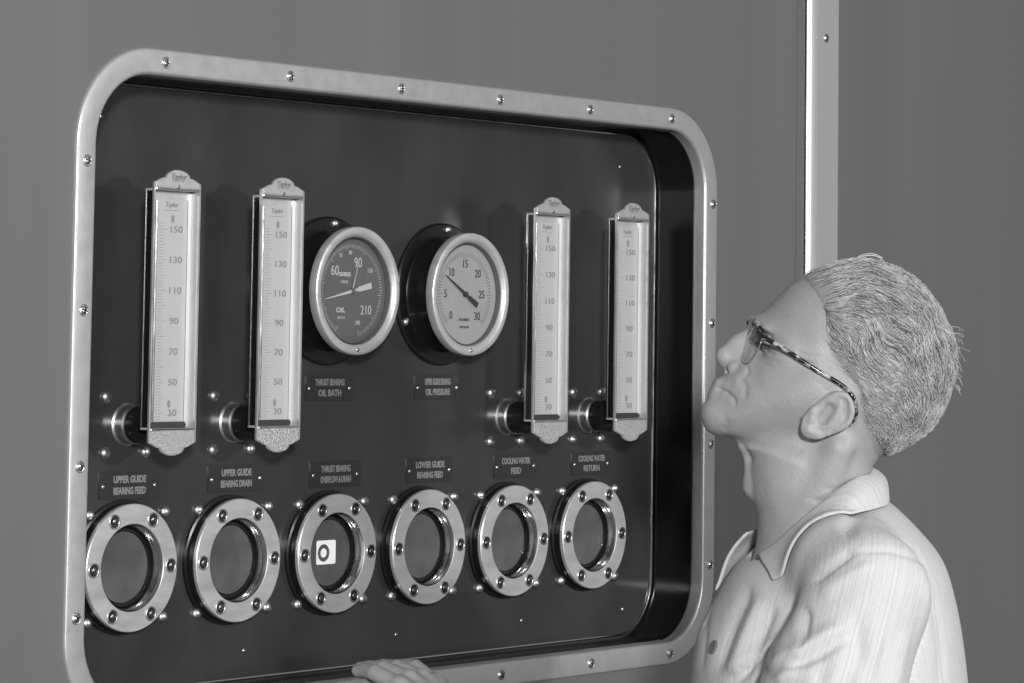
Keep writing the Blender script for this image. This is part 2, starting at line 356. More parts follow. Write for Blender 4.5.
for zz in (oz1+.0004, oz0-.0016):
    bm = bmesh.new(); box(bm, -.0300, .0300, YP-.0016, YP, zz, zz+.0014); bmesh.ops.bevel(bm, geom=bm.edges[:], offset=.0004, segments=2, affect='EDGES'); bm_obj('rim_bar', bm, MCHROME, th)
bm = bmesh.new()                            # open trough: walls and floor around the opening
w_ = .0013
for b_ in ((ox0-w_, ox0, oz0, oz1), (ox1, ox1+w_, oz0, oz1), (ox0-w_, ox1+w_, oz1, oz1+w_), (ox0-w_, ox1+w_, oz0-w_, oz0)):
    box(bm, b_[0], b_[1], YP+.0022, YP+.013, b_[2], b_[3])
box(bm, ox0-w_, ox1+w_, YP+.0118, YP+.013, oz0-w_, oz1+w_)
bm_obj('trough', bm, MTROUGH, th, smooth=0)
bm = bmesh.new(); box(bm, -.0322, -.0316, YP+.0022, YP+.0105, oz0+.001, oz1-.001); box(bm, .0316, .0322, YP+.0022, YP+.0105, oz0+.001, oz1-.001); bm_obj('side_channel', bm, MDARK, th)
bm = bmesh.new(); box(bm, -.0330, -.0258, YP+.0105, YP+.0122, oz0+.001, oz1-.001); box(bm, .0258, .0330, YP+.0105, YP+.0122, oz0+.001, oz1-.001); bm_obj('rear_flange', bm, MCHROME, th)
bm = bmesh.new(); box(bm, -.0285, .0245, YP+.0100, YP+.0112, oz0+.004, oz1-.008); bm_obj('scale_plate', bm, MSCALE, th)
bm = bmesh.new()
for r_, y0, y1, z0, z1 in ((.0017, 0, 0, oz0+.004, oz1-.010),):
    for k in range(10): pass
cx_ = -.0200; n = 10
a = [bm.verts.new((cx_+.0017*math.cos(2*PI*k/n), YP+.0085+.0017*math.sin(2*PI*k/n), oz0+.004)) for k in range(n)]
b = [bm.verts.new((cx_+.0017*math.cos(2*PI*k/n), YP+.0085+.0017*math.sin(2*PI*k/n), oz1-.010)) for k in range(n)]
for k in range(n): bm.faces.new((a[k], a[(k+1) % n], b[(k+1) % n], b[k]))
bm.faces.new(a); bm.faces.new(b[::-1]); bm_obj('capillary_tube', bm, MCHROME, th)
bm = bmesh.new()
def zs(v): return .046+.085+(v-110)/20*.0297
for v in range(26, 156, 2):
    L = .0105 if v % 10 == 0 else .0065
    box(bm, -.0145, -.0145+L, YP+.0098, YP+.0100, zs(v)-.00022, zs(v)+.00022)
bm_obj('graduations', bm, MINK, th, smooth=0)
for v in (150, 130, 110, 90, 70, 50, 30): text('numeral', str(v), .0092, .0085, YP+.0096, zs(v), MINK, th, wide=1.4)
for z_ in (zs(157), zs(36)):
    bm = bmesh.new(); lathe(bm, [(0, -.0003), (.0020, -.0003), (.0020, 0)], seg=12); o = bm_obj('scale_emblem', bm, MINK, th); o.location = (.004, YP+.0098, z_); o.scale = (1, 1, 1.9)
text('lettering', 'Taylor', .0068, .002, YP+.0096, oz1-.0135, MINK, th, shear=.3)
bm = bmesh.new(); box(bm, -.008, .012, YP+.0098, YP+.0100, oz1-.0192, oz1-.0187); bm_obj('rule_line', bm, MINK, th)
text('lettering', 'Taylor', .0074, 0, YP-.0010, tb+.0072, MINKM, th, wide=1.1, bold=.0001, shear=.2)
bm = bmesh.new()
for k in range(5): box(bm, -.008+k*.0034, -.006+k*.0034, YP-.0010, YP-.0007, tb+.0025, tb+.0045)
bm_obj('maker_line', bm, MINK, th, smooth=0)
bm = bmesh.new(); lathe(bm, [(.0022, 0), (.0018, -.0016), (0, -.0020)], c=(0, YP, tb-.0025), seg=12); bm_obj('screw', bm, MCHROME, th)
bm = bmesh.new(); box(bm, -.027, .024, YP+.004, YP+.010, oz0, oz0+.0062); bmesh.ops.bevel(bm, geom=bm.edges[:], offset=.0015, segments=2, affect='EDGES'); bm_obj('bulb_guard', bm, MSTUD, th)
SZ = 0.0
bm = bmesh.new(); lathe(bm, [(.0212, 0), (.0212, -.0015), (.0192, -.003), (.0192, -.0125), (.0180, -.0145), (.0165, -.0150)], c=(0, 0, SZ), seg=40); bm_obj('union_nut', bm, MSCREW, th, smooth=25)
bm = bmesh.new(); lathe(bm, [(.0165, -.0140), (.0182, -.0160), (.0182, -.034), (.0150, -.042), (.0150, YP+.012)], c=(0, 0, SZ), seg=40); bm_obj('stem', bm, MDARK, th)
for dx, dz in ((-.0275, .027), (.0275, .027), (-.0275, -.0275), (.0275, -.0275)): put(BOLT, 'flange_bolt', th, (dx-.0015, 0, dz))
for i in range(1, 4): copy_tree(th, (TX[i], D, -.085), TL[i])

# ------------------------------------------------------------------ dial gauges
def gauge(x, z, label, pale):
    g = empty('pressure_gauge' if pale else 'dial_thermometer', (x, D, z), label, 'gauge')
    bm = bmesh.new(); lathe(bm, [(.0785, 0), (.0785, -.003), (.0765, -.005), (.0640, -.0055), (.0620, -.008), (.0620, -.030), (.0630, -.032), (.0630, -.036), (.055, -.036)], seg=80); bm_obj('case', bm, MDARK, g)
    bm = bmesh.new(); lathe(bm, [(.0640, -.034), (.0668, -.0355), (.0674, -.038), (.0674, -.0430), (.0668, -.0448), (.0655, -.0455), (.0595, -.0452), (.0575, -.0435), (.0560, -.0400), (.0556, -.035)], seg=80); bm_obj('bezel', bm, MBRUSH, g)
    bm = bmesh.new(); lathe(bm, [(.0554, -.0420), (.0553, -.0345)], seg=64); bm_obj('inner_wall', bm, MDIALD, g)
    bm = bmesh.new(); lathe(bm, [(0, -.0350), (.0556, -.0350)], seg=64); bm_obj('dial', bm, MDIALL if pale else MDIALD, g)
    ink = MINKD if pale else MWHITE; y = -.0354
    bm = bmesh.new()
    r0, r1 = (.041, .046) if pale else (.045, .049)
    spans = (-135, 135, 60) if pale else (-150, 165, 90)
    for k in range(spans[2]+1):
        a_ = math.radians(spans[0]+(spans[1]-spans[0])*k/spans[2]); L = 1.6 if k % 10 == 0 else 1
        s, c = math.sin(a_), math.cos(a_); hw = .00028; rr = r1-(r1-r0)*L
        vs = [bm.verts.new((s*q+c*h, y+.0002, c*q-s*h)) for q, h in ((rr, -hw), (r1, -hw), (r1, hw), (rr, hw))]; bm.faces.new(vs)
    bm_obj('graduations', bm, ink, g, smooth=0)
    nums = ([('0', -135, .033, .0125), ('5', -90, .033, .0125), ('10', -45, .033, .0125), ('15', 0, .033, .0125), ('20', 45, .032, .0125), ('25', 90, .030, .0125), ('30', 137, .033, .0125)] if pale else
            [('60', -53, .034, .0150), ('90', 18, .031, .0150), ('210', 131, .031, .0140), ('70', -27, .041, .0060), ('80', -4, .040, .0060), ('120', 53, .036, .0070), ('240', 163, .035, .0065)])
    for s, a_, r, sz in nums:
        a_ = math.radians(a_); text('numeral', s, sz, r*math.sin(a_), y, r*math.cos(a_), ink, g, wide=.85)
    if pale:
        text('lettering', 'POUNDS', .0045, 0, y, -.028, ink, g); text('lettering', 'PER SQ IN', .0035, 0, y, -.036, ink, g)
    else:
        text('lettering', 'DEGREES', .0058, -.0115, y, .0170, ink, g, wide=.8, bold=.0002); text('lettering', 'FAHR', .0046, -.0115, y, .009, ink, g)
        text('lettering', 'OIL', .0070, -.017, y, -.0205, ink, g, wide=1.3, bold=.0002); text('lettering', 'BATH', .0045, -.016, y, -.0285, ink, g)
    def needle(nm, ang, tip, tail, w0, w1, wt, m_, yy):
        a_ = math.radians(ang); s, c = math.sin(a_), math.cos(a_); bm = bmesh.new()
        o_ = [(tip, -w0), (tip, w0), (0, w1), (-tail*.25, w1*.8), (-tail*.3, wt*.8), (-tail, wt), (-tail, -wt), (-tail*.3, -wt*.8), (-tail*.25, -w1*.8), (0, -w1)]
        plate(bm, [(s*q+c*h, c*q-s*h) for q, h in o_], yy-.0006, yy); return bm_obj(nm, bm, m_, g, smooth=0)
    if pale: needle('needle', -60, .041, .0235, .0004, .0016, .0030, MINKD, -.0372)
    else:
        needle('set_pointer', 17, .030, .0, .0006, .0009, .0008, MDIALL, -.0362)
        needle('needle', -102, .046, .030, .0003, .0018, .0034, MWHITE, -.0372)
    bm = bmesh.new(); lathe(bm, [(.0030, -.0352), (.0030, -.0386), (0, -.0390)], seg=20); bm_obj('hub', bm, MDIALD if not pale else MINKD, g)
    bm = bmesh.new(); lathe(bm, [(0, -.0416), (.0562, -.0416), (.0562, -.0406), (0, -.0406)], seg=64); bm_obj('glass_cover', bm, MGLASS, g)
    for k in range(3):
        a_ = math.radians(4+120*k); put(BOLT, 'screw', g, (.0715*math.sin(a_), -.0052, .0715*math.cos(a_))).scale = (.75, .75, .75)
    put(TINY, 'bezel_screw', g, (.000, -.0452, -.0615))
    return g
gauge(.1763, .0514, 'round gauge with a grey dial and white needle, left of the pale dial one', False)
gauge(.3651, .0514, 'round gauge with a pale dial and dark needle, marked up to 30', True)

#MAN#
# ------------------------------------------------------------------ the man: implicit surfaces meshed on a grid
KP = 3.0/FPX                                  # one body unit (about 1 mm)
BO = CAM+Fv*3.0
def L2W(p):
    """figure space (x to his back, y down, q to his right side) to world"""
    p = np.asarray(p, float)
    return BO+np.outer((p[..., 0]-512)*KP, Rv)+np.outer((CY-p[..., 1])*KP, Uv)+np.outer(p[..., 2]*KP, Fv)
def W2L(p):
    d = np.asarray(p, float)-BO
    return np.stack([d@Rv/KP+512, CY-d@Uv/KP, d@Fv/KP], -1)
def pc(x, y, q=0):
    k = 1+q*KP/3.0; return (512+(x-512)*k, CY+(y-CY)*k, q)
def cr(pts, n=6, closed=True):
    P_ = np.array(pts, float); N = len(P_); out = []
    for i in range(N if closed else N-1):
        g = (lambda k: P_[k % N]) if closed else (lambda k: P_[min(max(k, 0), N-1)])
        a, b, c, d = g(i-1), g(i), g(i+1), g(i+2)
        for k in range(n):
            t = k/n; out.append(.5*((2*b)+(-a+c)*t+(2*a-5*b+4*c-d)*t*t+(-a+3*b-3*c+d)*t**3))
    if not closed: out.append(P_[-1])
    return np.array(out)
def sdpoly(X, Y, poly):
    d = np.full(X.shape, 1e9, np.float32); s = np.ones(X.shape, bool); n = len(poly)
    for i in range(n):
        a = poly[i]; b = poly[(i+1) % n]; e = b-a; L2 = e@e
        if L2 < 1e-12: continue
        wx = X-a[0]; wy = Y-a[1]; t = np.clip((wx*e[0]+wy*e[1])/L2, 0, 1)
        d = np.minimum(d, (wx-e[0]*t)**2+(wy-e[1]*t)**2)
        c1 = Y >= a[1]; c2 = Y < b[1]; c3 = e[0]*wy > e[1]*wx
        s ^= (c1 & c2 & c3) | (~c1 & ~c2 & ~c3)
    return np.sqrt(d)*np.where(s, 1, -1)         # positive outside
class Grid:
    def __init__(g, lo, hi, h):
        g.lo = np.array(lo, float); g.h = h; g.n = (np.ceil((np.array(hi)-g.lo)/h)+1).astype(int)
        g.ax = [(g.lo[i]+np.arange(g.n[i])*h).astype(np.float32) for i in range(3)]
        g.F = np.full(g.n, 1e3, np.float32)
    def sl(g, lo, hi):
        s = []
        for i in range(3):
            a = int(max(0, math.floor((lo[i]-g.lo[i])/g.h))); b = int(min(g.n[i], math.ceil((hi[i]-g.lo[i])/g.h)+1)); s.append(slice(a, max(a, b)))
        s = tuple(s); return s, g.ax[0][s[0]][:, None, None], g.ax[1][s[1]][None, :, None], g.ax[2][s[2]][None, None, :]
    def comb(g, s, f, k, op='u'):
        a = g.F[s]
        if op == 's': a = -a
        if op == 'i': a = -a; f = -f
        if k > 0:
            hh = np.clip(.5+.5*(f-a)/k, 0, 1); r = f*(1-hh)+a*hh-k*hh*(1-hh)
        else: r = np.minimum(a, f)
        if op in 'si': r = -r
        g.F[s] = r
    def cone(g, a, b, ra, rb, k=4, op='u', q=1.0):
        a = np.array(a, float); b = np.array(b, float); m = max(ra, rb)*max(1, 1)+k+3*g.h
        s, X, Y, Z = g.sl(np.minimum(a, b)-m, np.maximum(a, b)+m)
        if g.F[s].size == 0: return
        e = b-a; L2 = max(e@e, 1e-9); t = np.clip(((X-a[0])*e[0]+(Y-a[1])*e[1]+(Z-a[2])*e[2])/L2, 0, 1)
        d = np.sqrt((X-a[0]-e[0]*t)**2+(Y-a[1]-e[1]*t)**2+(Z-a[2]-e[2]*t)**2)-(ra+(rb-ra)*t)
        g.comb(s, d, k, op)
    def chain(g, pts, rs, k=4, op='u'):
        for i in range(len(pts)-1): g.cone(pts[i], pts[i+1], rs[i], rs[i+1], k, op)
    def ell(g, c, r, k=4, op='u'):
        c = np.array(c, float); r = np.array(r, float); s, X, Y, Z = g.sl(c-r-k-3*g.h, c+r+k+3*g.h)
        if g.F[s].size == 0: return
        kk = np.sqrt(((X-c[0])/r[0])**2+((Y-c[1])/r[1])**2+((Z-c[2])/r[2])**2); g.comb(s, (kk-1)*r.min(), k, op)
    def inflate(g, poly, R, W, k=8, op='u', Rf=None, qc=0):
        X, Y = np.meshgrid(g.ax[0], g.ax[1], indexing='ij'); sd = -sdpoly(X, Y, poly)
        Rm = np.full(X.shape, R, np.float32) if Rf is None else Rf(X, Y).astype(np.float32)
        Wm = Rm*(W/R); sd = np.minimum(sd, Rm)[..., None]; Z = g.ax[2][None, None, :]-qc
        f = np.sqrt((Z*(Rm/Wm)[..., None])**2+(Rm[..., None]-sd)**2)-Rm[..., None]
        g.comb((slice(None),)*3, f, k, op)
    def mesh(g):
        F = g.F; I = F < 0; nx, ny, nz = F.shape
        acc = np.zeros((nx-1, ny-1, nz-1, 3), np.float32); cnt = np.zeros((nx-1, ny-1, nz-1), np.float32)
        edges = []
        for ax in range(3):
            sa = [slice(None)]*3; sb = [slice(None)]*3; sa[ax] = slice(0, -1); sb[ax] = slice(1, None)
            A = F[tuple(sa)]; B = F[tuple(sb)]; ch = (A < 0) != (B < 0); idx = np.argwhere(ch)
            a = A[ch]; b = B[ch]; t = a/(a-b); P_ = idx.astype(np.float32); P_[:, ax] += t
            o1, o2 = [i for i in range(3) if i != ax]; edges.append((ax, idx, a < 0))
            for da in (0, -1):
                for db in (0, -1):
                    c = idx.copy(); c[:, o1] += da; c[:, o2] += db
                    ok = np.all((c >= 0) & (c < np.array([nx-1, ny-1, nz-1])), 1)
                    np.add.at(acc, tuple(c[ok].T), P_[ok]); np.add.at(cnt, tuple(c[ok].T), 1)
        act = cnt > 0; ids = np.full(cnt.shape, -1, np.int64); ids[act] = np.arange(act.sum())
        V = acc[act]/cnt[act][:, None]*g.h+g.lo; Q = []
        for ax, idx, ins in edges:
            o1, o2 = (ax+1) % 3, (ax+2) % 3
            ok = (idx[:, o1] > 0) & (idx[:, o2] > 0) & (idx[:, o1] < cnt.shape[o1]) & (idx[:, o2] < cnt.shape[o2])
            idx = idx[ok]; ins = ins[ok]; cs = []
            for da, db in ((0, 0), (-1, 0), (-1, -1), (0, -1)):
                c = idx.copy(); c[:, o1] += da; c[:, o2] += db; cs.append(ids[tuple(c.T)])
            q = np.stack(cs, 1); q[~ins] = q[~ins][:, ::-1]; Q.append(q)
        Q = np.concatenate(Q); Q = Q[(Q >= 0).all(1)]
        return V.astype(float), Q
def vnormals(V, Q):
    n = np.cross(V[Q[:, 2]]-V[Q[:, 0]], V[Q[:, 3]]-V[Q[:, 1]]); N = np.zeros_like(V)
    for k in range(4): np.add.at(N, Q[:, k], n)
    return N/np.maximum(np.linalg.norm(N, axis=1, keepdims=True), 1e-9)
def relax(V, Q, it=1, a=.5):
    E = np.concatenate([Q[:, [0, 1]], Q[:, [1, 2]], Q[:, [2, 3]], Q[:, [3, 0]]])
    for _ in range(it):
        S = np.zeros_like(V); c = np.zeros(len(V)); np.add.at(S, E[:, 0], V[E[:, 1]]); np.add.at(S, E[:, 1], V[E[:, 0]]); np.add.at(c, E[:, 0], 1); np.add.at(c, E[:, 1], 1)
        V = V*(1-a)+a*S/np.maximum(c, 1)[:, None]
    return V
def npobj(name, V, Q, m, parent=None):
    me = bpy.data.meshes.new(name); me.vertices.add(len(V)); me.vertices.foreach_set('co', np.asarray(V, np.float32).ravel())
    me.loops.add(Q.size); me.loops.foreach_set('vertex_index', Q.astype(np.int32).ravel()); me.polygons.add(len(Q))
    me.polygons.foreach_set('loop_start', np.arange(0, Q.size, 4, dtype=np.int32)); me.polygons.foreach_set('loop_total', np.full(len(Q), 4, np.int32))
    me.update(calc_edges=True); me.validate(); me.polygons.foreach_set('use_smooth', [True]*len(me.polygons)); return mesh_obj(name, me, m, parent)
def pdist(X, Y, pts):
    """2D distance to a polyline and the parameter along it"""
    d = np.full(X.shape, 1e9); tt = np.zeros(X.shape); n = len(pts)-1
    for i in range(n):
        a = np.array(pts[i], float); b = np.array(pts[i+1], float); e = b-a; t = np.clip(((X-a[0])*e[0]+(Y-a[1])*e[1])/(e@e), 0, 1)
        dd = np.hypot(X-a[0]-e[0]*t, Y-a[1]-e[1]*t); k = dd < d; d = np.where(k, dd, d); tt = np.where(k, (i+t)/n, tt)
    return d, tt
def crease(V, N, pts, width, height, side=-1, taper=True, smooth=True):
    P_ = cr(pts, 5, False) if len(pts) > 2 and smooth else np.array(pts, float)
    bb = (V[:, 0] > P_[:, 0].min()-4*width) & (V[:, 0] < P_[:, 0].max()+4*width) & (V[:, 1] > P_[:, 1].min()-4*width) & (V[:, 1] < P_[:, 1].max()+4*width)
    if side: bb &= (V[:, 2]*side > 0)
    i = np.where(bb)[0]; d, t = pdist(V[i, 0], V[i, 1], P_); wt = np.exp(-(d/width)**2)
    if taper: wt *= np.clip(np.sin(PI*np.clip(t, .02, .98))*1.6, 0, 1)
    V[i] += N[i]*(wt*height)[:, None]

HEAD = [(753,320),(767,308.5),(784,291),(795,281),(819,267.5),(835,264.5),(857,260.5),(883,265),(900,272),(916,282),(931,298),(943,320),(950,341),(950,368),(946,390),(938,411),(927,428),(914,440),(899,448),(880,452),
        (850,455),(815,450),(780,447),(750,443),(732,440),(716,434),(708,428),(704,420),(703,413),(704.5,407),(708,402.5),(711.5,398),(714,393.5),(716.5,389.5),(718,385),(721,379),(726,371),(735,362),(746,347),(751,333)]
HP = cr(HEAD, 4)
def shrink(p, f, c=(858, 360)):
    p = np.array(p, float); d = p-np.array(c); wgt = np.clip((p[:, 0]-790)/30, 0, 1)[:, None]
    wgt = wgt*np.clip((452-p[:, 1])/10, 0, 1)[:, None]; return np.array(c)+d*(1-(1-f)*wgt)
def Rhead(X, Y):
    t = np.clip((X-706)/110, 0, 1); r = 30+41*(t*t*(3-2*t))**.8
    jaw = np.clip((Y-400)/60, 0, 1)*np.clip((840-X)/60, 0, 1); return r*(1-.16*jaw)
person = empty('person', (.47, -.62, FLZ), 'grey-haired man in glasses and pale striped shirt, looking up, hand on the frame', 'person')
def child(name, V, Q, m):
    o = npobj(name, V-np.array(person.location), Q, m, person); return o
g = Grid((698, 250, -97), (962, 560, 97), 1.5)
g.inflate(shrink(HP, .955), 71, 76, 0, Rf=Rhead)
# neck
NECK = cr([(744,440),(747,456),(749,480),(752,498),(757,515),(757,540),(752,580),(790,620),(870,620),(880,560),(874,500),(872,466),(892,420),(860,380),(800,400)], 4)
g.inflate(NECK, 56, 58, 16)
g.ell((751, 484, 0), (9, 13, 10), 8)
g.chain([(832, 442, -58), (800, 520, -40), (775, 575, -18)], [13, 12, 10], 14); g.chain([(832, 442, 58), (800, 520, 40), (775, 575, 18)], [13, 12, 10], 14)
g.cone((744, 444, -8), (750, 475, -6), 3, 3, 10)
# nose
g.chain([(754, 331, 0), (738, 344, 0), (725, 354, 0)], [6.5, 7.5, 7.8], 8)
g.chain([(746, 350, 0), (733, 362, 0)], [12, 10], 9)
g.ell((724, 357, 0), (8, 8, 8.5), 4); g.cone((724, 362, 0), (733, 369, 0), 4, 5, 4)
for s_ in (-1, 1):
    g.ell((735, 366.5, s_*11.5), (8.5, 7, 6.5), 2.5)
    g.cone((750, 368, s_*20), (739, 388, s_*24), 4, 2, 14)          # cheek beside the nose
    g.cone((757, 324, s_*8), (764, 330, s_*33), 7, 6, 8)            # brow ridge
    g.ell((763, 341, s_*31), (10, 11, 13), 9, 's')                # eye socket
    g.ell((771, 342, s_*29), (12.5, 12, 12.5), 2)                 # eyeball under the lids
    g.cone((783, 352, s_*50), (772, 371, s_*42), 13, 10, 16)        # cheek bone
    g.ell((727, 370.5, s_*8), (4.8, 2.8, 3.6), 1.5, 's')            # nostril
# lips
g.chain([(727, 385, -18), (719.5, 383.5, -8), (718.5, 384, 0), (719.5, 383.5, 8), (727, 385, 18)], [3, 4, 4.2, 4, 3], 7)
g.chain([(724, 392.5, -17), (717, 392.5, -8), (715.8, 392.5, 0), (717, 392.5, 8), (724, 392.5, 17)], [3, 4, 4.4, 4, 3], 7)

g.ell((714.5, 414, 0), (9, 13, 14), 14)
# ears
EARX = [(838,391.5),(846,393),(852,401),(853.5,410),(852,419),(846,427),(836,433),(825,438),(815,440),(805,437),(801.5,430),(803,421),(808,413),(818,404),(829,395)]
EAR = cr([pc(x, y, -82)[:2] for x, y in EARX], 4)
for s_ in (-1, 1):
    s, X, Y, Z = g.sl((795, 385, -97 if s_ < 0 else 60), (862, 446, -60 if s_ < 0 else 97))
    e2 = sdpoly(np.broadcast_to(X[..., 0], (X.shape[0], Y.shape[1])).astype(np.float32), np.broadcast_to(Y[..., 0], (X.shape[0], Y.shape[1])).astype(np.float32), EAR)[..., None]
    qs = s_*(70+(X-797)*.26); f = np.maximum(e2, np.abs(Z-qs)-5.0); f = np.where((e2 > 0) & (np.abs(Z-qs) > 5), np.hypot(np.maximum(e2, 0), np.maximum(np.abs(Z-qs)-5, 0)), f)
    g.comb(s, f.astype(np.float32), 4)
    qa = lambda x: s_*(74.5+(x-802)*.26)
    pe = lambda x, y, dq=0: (*pc(x, y, -82)[:2], qa(x-10)+s_*dq)
    g.chain([pe(x, y) for x, y in cr([(827,404),(836,395),(845,395.5),(850.5,404),(851,414),(846,424),(836,430)], 3, False)], [2.6]*20, 2)
    g.cone(pe(810, 431, -1), pe(818, 434, -1), 6, 5, 3)
    g.chain([pe(x, y, .5) for x, y in cr([(822,428),(832,423),(838,412),(840,402)], 3, False)], [2.2]*12, 2)
    g.cone(pe(829, 409, 3.5), pe(822, 419, 3.5), 5.6, 6.4, 2.5, 's')
    g.cone(pe(845, 402, 3), pe(845, 417, 3), 2.4, 2.4, 2, 's')
    g.cone(pe(814, 412, 0), pe(812, 421, 0), 4.0, 4.0, 3)
Vh, Qh = g.mesh(); Vh = relax(Vh, Qh, 1, .4); Nh = vnormals(Vh, Qh)
for p_, w_, h_ in (([(737,373),(742,384),(740,396)], 3.0, -1.6), ([(715,387.5),(720,388),(726,391),(731,396),(733,403)], 1.7, -2.6), ([(738,358),(744,363),(745,369),(740,375)], 1.8, -1.5), ([(758,352),(764,356),(775,357)], 2, -1.0),
                   ([(762,347),(770,350),(780,349)], 1.6, -1.2), ([(790,345),(800,350),(812,349)], 1.8, -.7), ([(790,350),(800,356),(808,358)], 1.8, -.7), ([(762,312),(775,314),(785,313)], 2, -.5),
                   ([(716,433),(740,441),(770,444),(800,447)], 5, -2.0), ([(738,441),(746,450),(750,462)], 2.2, -1.4), ([(815,478),(830,482),(850,474)], 3, -1.0), ([(800,490),(825,494),(850,488)], 3, -.9),
                   ([(760,470),(762,500),(770,530)], 7, -.5), ([(750,350),(757,357),(770,364)], 2.6, -.9), ([(720,410),(724,420),(722,430)], 4, -1)):
    crease(Vh, Nh, p_, w_, h_, 0)
# right forearm and hand, laid over the lower lip of the frame (world metres)
HB = [Vector(p) for p in ((.168, -.040, -.345), (.192, -.040, -.341), (.216, -.042, -.343), (.238, -.046, -.349))]    # knuckles: index to little finger
hg = Grid((90, -150, -40), (700, 60, 540), 2.0)   # placeholder extents in millimetres, replaced below
def mm(p): return [p[0]*1000, p[1]*1000, p[2]*1000]
HAND_DX = 0
def hp(x, y, z): return [(x+HAND_DX)*1000, y*1000, z*1000]
hg = Grid((90, -330, -640), (430, 70, -300), 1.6)
elbow = L2W([(655, 850, 165)])[0]*1000
wr = np.array(hp(.200, -.108, -.392))
hg.chain([elbow, (elbow+wr)/2+np.array([0, 0, -2]), wr], [43, 36, 25], 6)
hg.cone(wr+np.array([-10, 0, 0]), wr+np.array([10, 0, 0]), 20, 20, 8)
kn = [hp(.166, -.052, -.352), hp(.186, -.047, -.3475), hp(.206, -.048, -.348), hp(.220, -.055, -.353)]
for i, kx in enumerate((-13, -4, 5, 13)): hg.cone(wr+np.array([kx, 4, 0]), kn[i], 15, 11.5-.8*(i == 3), 9)
kr = [10.2, 10.4, 10, 9]
mid = [hp(.168, -.016, -.341), hp(.189, -.010, -.3390), hp(.211, -.010, -.3395), hp(.231, -.018, -.3400)]
dst = [hp(.173, .001, -.3400), hp(.193, .013, -.3400), hp(.215, .012, -.3400), hp(.235, .003, -.3405)]
tip = [hp(.174, .013, -.3415), hp(.195, .028, -.3415), hp(.218, .027, -.3415), hp(.238, .017, -.3415)]
for i in range(4):
    hg.chain([kn[i], mid[i]], [kr[i], 8.6-.6*(i == 3)], 3); hg.chain([mid[i], dst[i], tip[i]], [8.6-.6*(i == 3), 7.6-.5*(i == 3), 6.4], 1.0)
hg.chain([wr+np.array([-14, 8, -2]), hp(.166, -.074, -.376), hp(.153, -.048, -.364), hp(.143, -.024, -.3545)], [15, 13, 9.5, 7.6], 5)
Va, Qa = hg.mesh(); Va = relax(Va, Qa, 1, .4)
Na = vnormals(Va, Qa)
for i in range(3):                            # hollows between the knuckles
    a_ = (np.array(kn[i])+np.array(kn[i+1]))/2; d_ = np.linalg.norm((Va-a_-np.array([0, 4, 9]))/np.array([5, 16, 8]), axis=1); Va -= Na*(np.exp(-d_**2)*1.6)[:, None]
Va = Va/1000
# neck base, chest and the left arm under the shirt
bg = Grid((640, 520, -235), (960, 1010, 235), 5.0)
TOR = cr([(772,548),(735,600),(716,660),(708,740),(712,830),(722,920),(728,1000),(860,1000),(905,920),(925,820),(938,720),(942,640),(930,590),(905,555),(880,530),(830,520)], 4)
bg.inflate(TOR, 95, 135, 8); bg.chain([(845, 590, -145), (850, 595, 0), (868, 605, 145)], [32, 42, 32], 20)
bg.chain([(846, 600, -155), (830, 690, -175), (775, 800, -190)], [34, 38, 34], 12)
bg.chain([(868, 600, 165), (655, 850, 165)], [44, 38], 12)
Vb, Qb = bg.mesh()
Vall = np.concatenate([L2W(Vh), L2W(Vb), Va]); Qall = np.concatenate([Qh, Qb+len(Vh), Qa+len(Vh)+len(Vb)])
body = child('body', Vall, Qall, MSKIN)
body.data.validate()

# hair: a shaped cap plus strands
HAIRP = cr([(797,279),(806,289),(813,300),(816,314),(812,330),(816,342),(824,353),(833,362),(840,370),(846,376),(850,386),(851,400),(850,412),(853,424),(862,434),(876,446),(894,460),(960,440),(985,360),(950,290),(890,240),(830,240),(795,262)], 4)
hgd = Grid((790, 248, -90), (970, 470, 90), 2.0)
HSIL = cr([(793,289),(805,276),(819,268),(835,264),(857,259),(870,259.5),(883,263),(900,270),(916,280),(931,297),(945,320),(953,341),(955,366),(949,390),(941,411),(929,428),(916,438),(899,448),(886,455),
           (860,450),(820,440),(780,400),(775,330)], 4)
hgd.inflate(HSIL, 73, 80, 0, Rf=lambda X, Y: np.full(X.shape, 73.0))
s, X, Y, Z = hgd.sl((0, 0, -200), (2000, 2000, 200))
Xm = np.broadcast_to(X[..., 0], (X.shape[0], Y.shape[1])).astype(np.float32); Ym = np.broadcast_to(Y[..., 0], (X.shape[0], Y.shape[1])).astype(np.float32)
hp2 = sdpoly(Xm, Ym, HAIRP)[..., None]
hgd.comb(s, np.broadcast_to(hp2, hgd.F.shape).copy(), 10, 'i')
Vr, Qr = hgd.mesh(); Vr = relax(Vr, Qr, 2, .5); Nr = vnormals(Vr, Qr)
# angle of the hair flow over the side of the head (degrees, 0 = to the back, 90 = down)
FLOWP = [((800,285),-15),((815,275),-5),((850,264),8),((890,268),25),((920,290),45),((945,330),62),((952,370),80),((935,410),110),((905,440),130),((880,445),115),((870,425),60),((865,400),45),((850,380),32),((835,362),28),((822,350),25),
         ((822,320),60),((835,300),-35),((855,310),40),((860,335),62),((840,335),80),((880,320),40),((900,340),55),((880,360),38),((905,380),50),((920,350),75),((925,320),70),((895,410),60),((875,290),25),((840,285),-20)]
FP = np.array([p for p, a in FLOWP], float); FA = np.radians([a for p, a in FLOWP])
def flow(x, y):
    wq = 1/((FP[:, 0]-x)**2+(FP[:, 1]-y)**2+60)**1.5; a = math.atan2((wq*np.sin(FA)).sum(), (wq*np.cos(FA)).sum())
    return a+.42*math.sin(x*.11+y*.07)*math.sin(y*.05+1)*(1 if y < 350 else .25)
